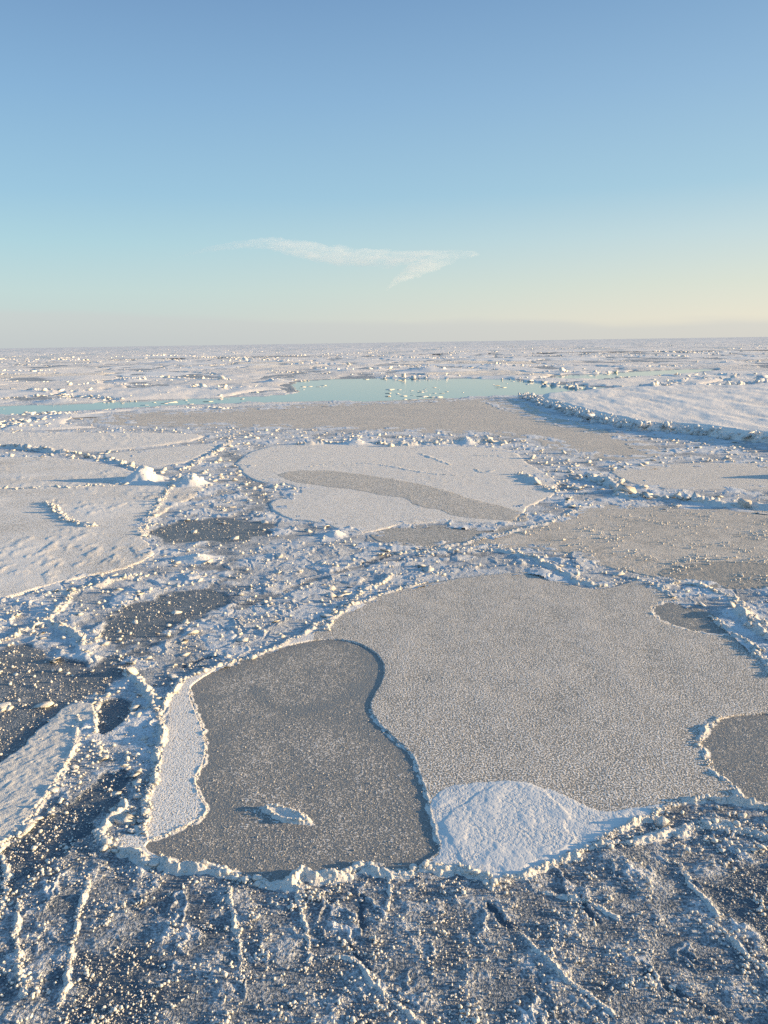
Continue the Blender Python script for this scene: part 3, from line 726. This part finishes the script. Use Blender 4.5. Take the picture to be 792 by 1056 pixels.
ridge(L_(150,595, 120,598, 95,606, 60,612), .15, .3, slab=1, label='thin ridge along the near edge of the pale left floe', **RG)
ridge(L_(335,650, 350,630, 372,612, 392,600, 410,592), .10, .16, slab=.8, label='frosty ridge lying parallel to the far left side of the big floe', **RG)
ridge(L_(98,757, 97,738, 102,724), .10, .08, slab=.3, label='bright little rim on the left of the small dark pool', **RG)
ridge(L_(110,758, 125,748, 138,735), .06, .06, label='bright little rim on the right of the small dark pool', **RG)
ridge(L_(82,740, 78,765, 70,790, 52,815, 36,842, 10,868, -10,880), .08, .09, label='beaded rim on the right side of the combed whitish floe', **RG)
ridge(L_(0,505, 60,504, 130,500), .12, .4, slab=.5, label='faint ridge along the long blue shadow', **RG)
ridge(L_(430,566, 470,563, 520,551, 560,541, 575,534, 600,524), .09, .2, slab=.3, label='thin bright ridge along the far side of the grey brown ice sheet', **RG)
ridge(L_(185,490, 178,500, 150,540, 148,555), .08, .3, slab=.6, label='ragged ridge where the pale left floe meets the dark channel', **RG)
# broken edge of the thick floe
edge = L_(540,410, 570,420, 600,430, 625,437, 660,443, 700,446, 740,451, 800,458, 960,476)
pts, tot = resample(edge, 200)
mb = MB(); j = rng.normal(0, .9, pts.shape); pq = pts + j + np.array([0, .3])
slabs(mb, pq[:, 0], pq[:, 1], rng.uniform(.0, .9, 200), .24 * np.exp(rng.normal(0, .5, 200)), .45, .5, .85)
pts, tot = resample(edge, 600); pq = pts + rng.normal(0, .8, pts.shape)
hvar = 1 + .5 * fbm(pts[:, 0] / 5, pts[:, 1] / 5, 3, 3)
blobs(mb, pq[:, 0], pq[:, 1] + .5, rng.uniform(.1, 1.15, 600) * hvar, .13 * np.exp(rng.normal(0, .55, 600)), 2, .3, .8, .85, lobes=True)
mb.build('broken_edge', M_SNOW, thick, label='high broken edge of the thick floe, in blue shade')
ridge(L_(540,396, 575,398, 600,401, 650,403, 700,402, 760,399, 800,397), .9, 1.8, 'pressure_ridge', M_SNOW, slab=2, label='far rim ridge behind the thick snow covered floe', cat='ice ridge')

# ------------------------------------------------------------------ frost ridges of the foreground
FG = dict(name='frost_ridge', cat='frost ridge', group='thin frost ridges on the near ice')
ridge(L_(235,912, 240,940, 246,965, 250,990), .06, .05, lumps=1.3, label='short upright frost ridge left of centre below the thick rim', **FG)
ridge(L_(20,930, 16,965, 22,1000, 24,1030), .08, .06, lumps=1.3, label='frost ridge nearest the lower left corner', **FG)
ridge(L_(95,905, 80,940, 74,980, 68,1015, 60,1040), .07, .06, lumps=1.2, label='long leaning frost ridge in the lower left', **FG)
ridge(L_(306,915, 312,945, 318,970, 320,995), .05, .045, lumps=1.2, label='frost ridge hanging down from the middle of the thick rim', **FG)
ridge(L_(330,990, 365,985, 385,1015, 410,1035, 440,1060), .06, .05, lumps=1.2, label='frost ridge curving down to the bottom edge beside a black crack', **FG)
ridge(L_(700,892, 715,915, 735,938, 742,945), .06, .06, lumps=1.2, label='curved frost ridge in the lower right below the big floe rim', **FG)
ridge(L_(735,950, 760,975, 780,995, 800,1010), .07, .06, lumps=1.2, label='bright frost ridge at the right edge beside dark ice', **FG)
ridge(L_(535,962, 560,985, 575,1002, 600,1020, 640,1050), .06, .05, lumps=1.2, label='slanting frost ridge in the lower centre right', **FG)
ridge(L_(560,920, 585,925, 610,930, 640,950), .05, .06, lumps=1.2, label='frost ridge just below the ragged rim beside a black crack', **FG)
ridge(L_(400,905, 404,920, 398,940), .05, .04, lumps=1.5, label='tiny frost ridge just under the notch of the thick rim', **FG)
ridge(L_(0,880, 8,900, 4,930, -5,950), .08, .07, lumps=1.2, label='frost ridge at the left edge below the combed floe', **FG)
ridge(L_(620,870, 650,872, 690,862, 735,850, 775,855, 800,870), .10, .14, lumps=1.6, label='heaped frost ridge directly below the right end of the ragged rim', **FG)

# ------------------------------------------------------------------ frost flowers and clumps, far too many to count
def scatter(n, x0, x1, y0, y1, dens):
    """random places spread evenly over the picture's ground, thinned by dens(x, y)"""
    px = rng.uniform(x0, x1, n); py = rng.uniform(y0, y1, n)
    u = (px - TW / 2) / FPX; v = (TH / 2 - py) / FPX
    d = F[None] + u[:, None] * CR[None] + v[:, None] * CU[None]
    t = -CAM_H / d[:, 2]; x = d[:, 0] * t; y = d[:, 1] * t
    k = rng.uniform(0, 1, n) < dens(x, y)
    return x[k], y[k]
def inside_any(x, y): return lk(OCC, x, y) > .05
def d_fore(x, y):
    n = fbm(x / .8, y / .8, 3 + 200, 4); n2 = fbm(x / 3, y / 3, 211, 2)
    return np.clip(.30 + .9 * n + .3 * n2, .02, 1) * (~inside_any(x, y))
x, y = scatter(38000, -180, 970, 835, 1120, d_fore)
mb = MB(); r = .0115 * np.exp(rng.normal(0, .6, len(x)))
blobs(mb, x, y, gz(x, y) + r * .7, r, 1, .22, .9, .95)
print('flowers', len(x))
mb.build('frost_flowers', M_FROST, label='tiny sunlit frost flowers sprinkled over the nearest dark ice', kind='stuff')
def d_clump(x, y):
    n = fbm(x / 1.1, y / 1.1, 300, 4)
    return np.clip(.05 + 1.5 * n, 0, 1) * (~inside_any(x, y))
x, y = scatter(7500, -180, 970, 840, 1120, d_clump)
# each clump is a tight bunch of lobes
k = len(x); rep = rng.integers(3, 9, k); ii = np.repeat(np.arange(k), rep)
R_ = .027 * np.exp(rng.normal(0, .55, k)); 
xx = x[ii] + rng.normal(0, 1, len(ii)) * R_[ii] * 1.1; yy = y[ii] + rng.normal(0, 1, len(ii)) * R_[ii] * 1.1
mb = MB(); blobs(mb, xx, yy, gz(xx, yy) + R_[ii] * rng.uniform(.2, 1.1, len(ii)), R_[ii] * rng.uniform(.2, .85, len(ii)), 2, .34, .85, .9, lobes=True)
print('clumps', len(ii))
mb.build('frost_clumps', M_FROST, label='lumpy clumps of frost heaped on the nearest ice', kind='stuff')
# brash bits in the channel ice between the floes
def d_br(x, y):
    n = fbm(x / 1.6, y / 1.6, 400, 4)
    dk = np.zeros(x.shape, bool)
    for k_ in ('dark_a', 'dark_b', 'dark_c', 'dark_d', 'dark_e'): dk |= lk(sd[k_], x, y) > 0
    return np.clip(.35 + 1.1 * n, .04, 1) * np.where(dk, .3, 1) * (~inside_any(x, y))
x, y = scatter(30000, -150, 940, 500, 880, d_br)
dist = np.hypot(x, y); r = (.016 + .0007 * dist) * np.exp(rng.normal(0, .45, len(x))); r = np.minimum(r, .2)
mb = MB(); blobs(mb, x, y, gz(x, y) + r * .5, r, 1, .22, .8, .9)
x, y = scatter(3000, -150, 940, 500, 860, d_br); dist = np.hypot(x, y)
slabs(mb, x, y, gz(x, y) + .02, np.minimum(.035 + .0026 * dist, .25) * np.exp(rng.normal(0, .5, len(x))), .16, .22, .8)
# crystals standing on the darker sheets
def d_dark(x, y):
    ok = np.zeros(x.shape, bool)
    for k_ in ('dark_a', 'dark_b', 'dark_c', 'dark_d', 'dark_e', 'dark_f', 'dark_g'): ok |= lk(sd[k_], x, y) > -.1
    return ok * np.clip(.6 + .8 * fbm(x / .7, y / .7, 600, 3), .1, 1)
x, y = scatter(95000, -150, 940, 520, 1060, d_dark); dist = np.hypot(x, y)
r = (.005 + .00036 * dist) * np.exp(rng.normal(0, .4, len(x)))
blobs(mb, x, y, gz(x, y) + r * .5, r, 1, .22, .8, .8); print('dark', len(x))
mb.build('brash_ice', M_FROST, label='crumbled brash ice filling the channels between the near floes', kind='stuff')
def d_sheet(x, y):
    return ((lk(sd['tongue'], x, y) > .05) | (lk(sd['lobe_a'], x, y) > .05) | (lk(sd['lobe_b'], x, y) > .05)) * np.clip(.5 + .5 * fbm(x / .9, y / .9, 620, 3), .1, 1)
x, y = scatter(26000, 130, 940, 615, 920, d_sheet)
mb = MB(); r = .0075 * np.exp(rng.normal(0, .4, len(x))); blobs(mb, x, y, gz(x, y) + r * .6, r, 1, .22, .8, .9)
x, y = scatter(14000, 430, 940, 515, 612, lambda x, y: (lk(sd['brown'], x, y) > .05) * np.clip(.15 + 1.3 * fbm(x / 2.5, y / 2.5, 630, 4), 0, 1))
r = .035 * np.exp(rng.normal(0, .4, len(x))); blobs(mb, x, y, gz(x, y) + r * .5, r, 1, .22, .8, .9)
mb.build('frost_flowers', M_FROST, label='fine frost crystals standing on the smooth sheets of dark thin ice', kind='stuff')
x, y = scatter(9000, -150, 940, 432, 505, d_br); dist = np.hypot(x, y)
mb = MB(); slabs(mb, x, y, gz(x, y) + .03, .13 * np.exp(rng.normal(0, .5, len(x))), .3, .3, .85)
mb.build('brash_ice', M_FROST, label='fine brash ice between the floes farther off', kind='stuff')
x, y = scatter(7000, -150, 940, 385, 440, lambda x, y: (np.maximum(lk(sd['lead_a'], x, y), lk(sd['lead_b'], x, y)) > .5) * np.clip(2.5 * fbm(x / 18, y / 40, 700, 3) - .25, 0, .5))
mb = MB(); slabs(mb, x, y, -.06 + 0 * x, .42 * np.exp(rng.normal(0, .6, len(x))), .08, .02, .8)
mb.build('drifting_ice_bits', M_FAR, label='thin bits of ice drifting in the turquoise open water', kind='stuff')
for ln in ((150,389, 200,391, 240,393), (330,381, 360,382, 400,381), (395,389, 430,390, 470,388), (505,391, 540,393, 580,396), (560,384, 600,385, 640,384), (640,378, 680,379, 720,378), (0,383, 30,384, 60,383), (80,398, 110,396, 150,397), (300,376, 330,375, 360,376), (230,373, 260,372, 300,373), (500,377, 540,378, 580,377), (720,374, 760,374, 800,373), (20,372, 50,371, 90,372), (400,369, 440,370, 480,369), (600,368, 650,367, 700,368), (700,388, 740,387, 792,388), (30,403, 60,405, 90,404), (200,400, 230,402, 262,401), (690,394, 740,392, 800,391), (120,368, 160,367, 210,368)):
    dd_ = np.hypot(*at(ln[2], ln[3])); hh_ = .35 + dd_ / 1800
    ridge(P(*ln), hh_, .8 + dd_ / 700, 'pressure_ridge', M_FAR, slab=.5, lumps=.25, wander=3.0, label='low pressure ridge' + far_label(1, (ln[2] - 396) * .07, dd_).replace('pale snow covered floe', ''), cat='ice ridge', group='pressure ridges of the distant pack')
# rubble of the far pack, along floe borders
def far_rub(n, lo, hi, size, seed, cs):
    a = rng.uniform(R(-34), R(34), n); dp = rng.uniform(math.atan(CAM_H / hi), math.atan(CAM_H / lo), n); r = CAM_H / np.tan(dp)
    x = r * np.sin(a); y = r * np.cos(a)
    wx = x + 9 * fbm(x / 40, y / 40, 101, 3); wy = y + 9 * fbm(x / 40, y / 40, 105, 3)
    f1, f2, cx, cy, cid = voronoi(wx / cs, wy / cs, seed)
    e = (f2 - f1) * cs * .5
    n3 = fbm(x / (cs * 1.5), y / (cs * 1.5), 500, 3)
    k = (rng.uniform(0, 1, n) < np.clip(np.exp(-(e / (cs * .03)) ** 2) * (.30 + 1.7 * n3) + .004, 0, 1)) & (lk(OCC, x, y) < -.8)
    return x[k], y[k]
mb = MB()
x, y = far_rub(90000, 125, 800, 1, 33, CS); 
z = gz(x, y); hs = np.clip(.9 + 1.6 * fbm(x / 30, y / 30, 510, 2), .3, 2)
slabs(mb, x, y, z + .04 * hs, .26 * hs * np.exp(rng.normal(0, .5, len(x))), .24, .18, .9); print('far', len(x))
x, y = far_rub(90000, 600, 5000, 1, 37, 110.)
hs = np.clip(.9 + .9 * fbm(x / 90, y / 90, 510, 2), .3, 2)
slabs(mb, x, y, .12 + x * 0, 0.7 * hs * np.exp(rng.normal(0, .4, len(x))), .3, .16, .9); print('far', len(x))
mb.build('ice_rubble', M_SNOW, label='ridges of broken ice covering the far pack to the horizon', kind='stuff')

# ------------------------------------------------------------------ the one wisp of cloud
def sky_at(px, py, dist):
    u = (px - TW / 2) / FPX; v = (TH / 2 - py) / FPX
    d = F + u * CR + v * CU; d = d / d[1]
    return np.array([0, 0, CAM_H]) + d * dist
DC = 9000.0
def cloud_part(mb, spine, n=120, seg=20, depth=2.2, seed=0):
    sp = np.array([list(sky_at(a, b, DC)) + [c / FPX * DC] for a, b, c in spine])
    t = np.linspace(0, len(sp) - 1, n)
    c = np.stack([np.interp(t, np.arange(len(sp)), sp[:, k]) for k in range(4)], 1)
    for _ in range(3): c[1:-1] = (c[:-2] + 2 * c[1:-1] + c[2:]) / 4
    a = np.linspace(0, 2 * np.pi, seg, endpoint=False)
    r = c[:, 3][:, None] * (1 + .35 * fbm(t[:, None] * 3.1 + 0 * a[None], a[None] * .9 + 0 * t[:, None], seed, 3))
    dx = np.gradient(c[:, 0]); dz = np.gradient(c[:, 2]); L = np.hypot(dx, dz); nx, nz_ = -dz / L, dx / L
    v = np.stack([c[:, 0][:, None] + nx[:, None] * r * np.cos(a), c[:, 1][:, None] + depth * r * np.sin(a), c[:, 2][:, None] + nz_[:, None] * r * np.cos(a)], 2).reshape(-1, 3)
    i, j = np.meshgrid(np.arange(n - 1), np.arange(seg), indexing='ij'); j2 = (j + 1) % seg
    n_ = len(v); v = np.concatenate([v, v[:seg].mean(0)[None], v[-seg:].mean(0)[None]])
    fq_ = np.stack([i * seg + j, i * seg + j2, (i + 1) * seg + j2, (i + 1) * seg + j], 2).reshape(-1, 4)
    k_ = np.arange(seg); k2 = (k_ + 1) % seg; o_ = (n - 1) * seg
    ft = np.concatenate([np.stack([k2, k_, k_ * 0 + n_], 1), np.stack([o_ + k_, o_ + k2, k_ * 0 + n_ + 1], 1)])
    b0 = mb.n; mb.add(v, fq_[:, ::-1], 0); mb.f.append(ft[:, ::-1] + b0)
mb = MB()
cloud_part(mb, [(180, 266, .4), (215, 257, 2.5), (250, 252, 4), (280, 251, 6), (310, 257, 8.5), (350, 264, 9), (400, 267, 8), (440, 265, 6), (470, 263, 5), (489, 262, 3), (496, 262, .3)], seed=3)
cloud_part(mb, [(398, 300, .5), (408, 290, 3.5), (424, 280, 7), (442, 272, 8), (462, 267, 6), (478, 264, 1)], seed=8)
cm = bpy.data.materials.new('cloud_vapour'); cm.use_nodes = True; ct = cm.node_tree; ct.nodes.clear()
vo = ct.nodes.new('ShaderNodeVolumePrincipled'); vo.inputs['Color'].default_value = (1, 1, 1, 1); vo.inputs['Anisotropy'].default_value = .2
g_ = ct.nodes.new('ShaderNodeNewGeometry'); cn = ct.nodes.new('ShaderNodeTexNoise'); cn.inputs['Scale'].default_value = .012; cn.inputs['Detail'].default_value = 5; cn.inputs['Roughness'].default_value = .6
cmap = ct.nodes.new('ShaderNodeMapping'); cmap.inputs['Scale'].default_value = (.45, .45, 1.6); cmap.inputs['Rotation'].default_value = (0, .15, 0)
ct.links.new(g_.outputs['Position'], cmap.inputs[0]); ct.links.new(cmap.outputs[0], cn.inputs['Vector'])
cr_ = ct.nodes.new('ShaderNodeMapRange'); ct.links.new(cn.outputs[0], cr_.inputs[0]); cr_.inputs[1].default_value = .34; cr_.inputs[2].default_value = .70; cr_.inputs[4].default_value = .0019
ct.links.new(cr_.outputs[0], vo.inputs['Density'])
co = ct.nodes.new('ShaderNodeOutputMaterial'); ct.links.new(vo.outputs[0], co.inputs['Volume'])
cl = mb.build('cloud', cm, kind='structure', label='single thin wisp of cloud, brighter at its right end', cat='cloud')
sc.cycles.volume_max_steps = 64; sc.cycles.volume_bounces = 1
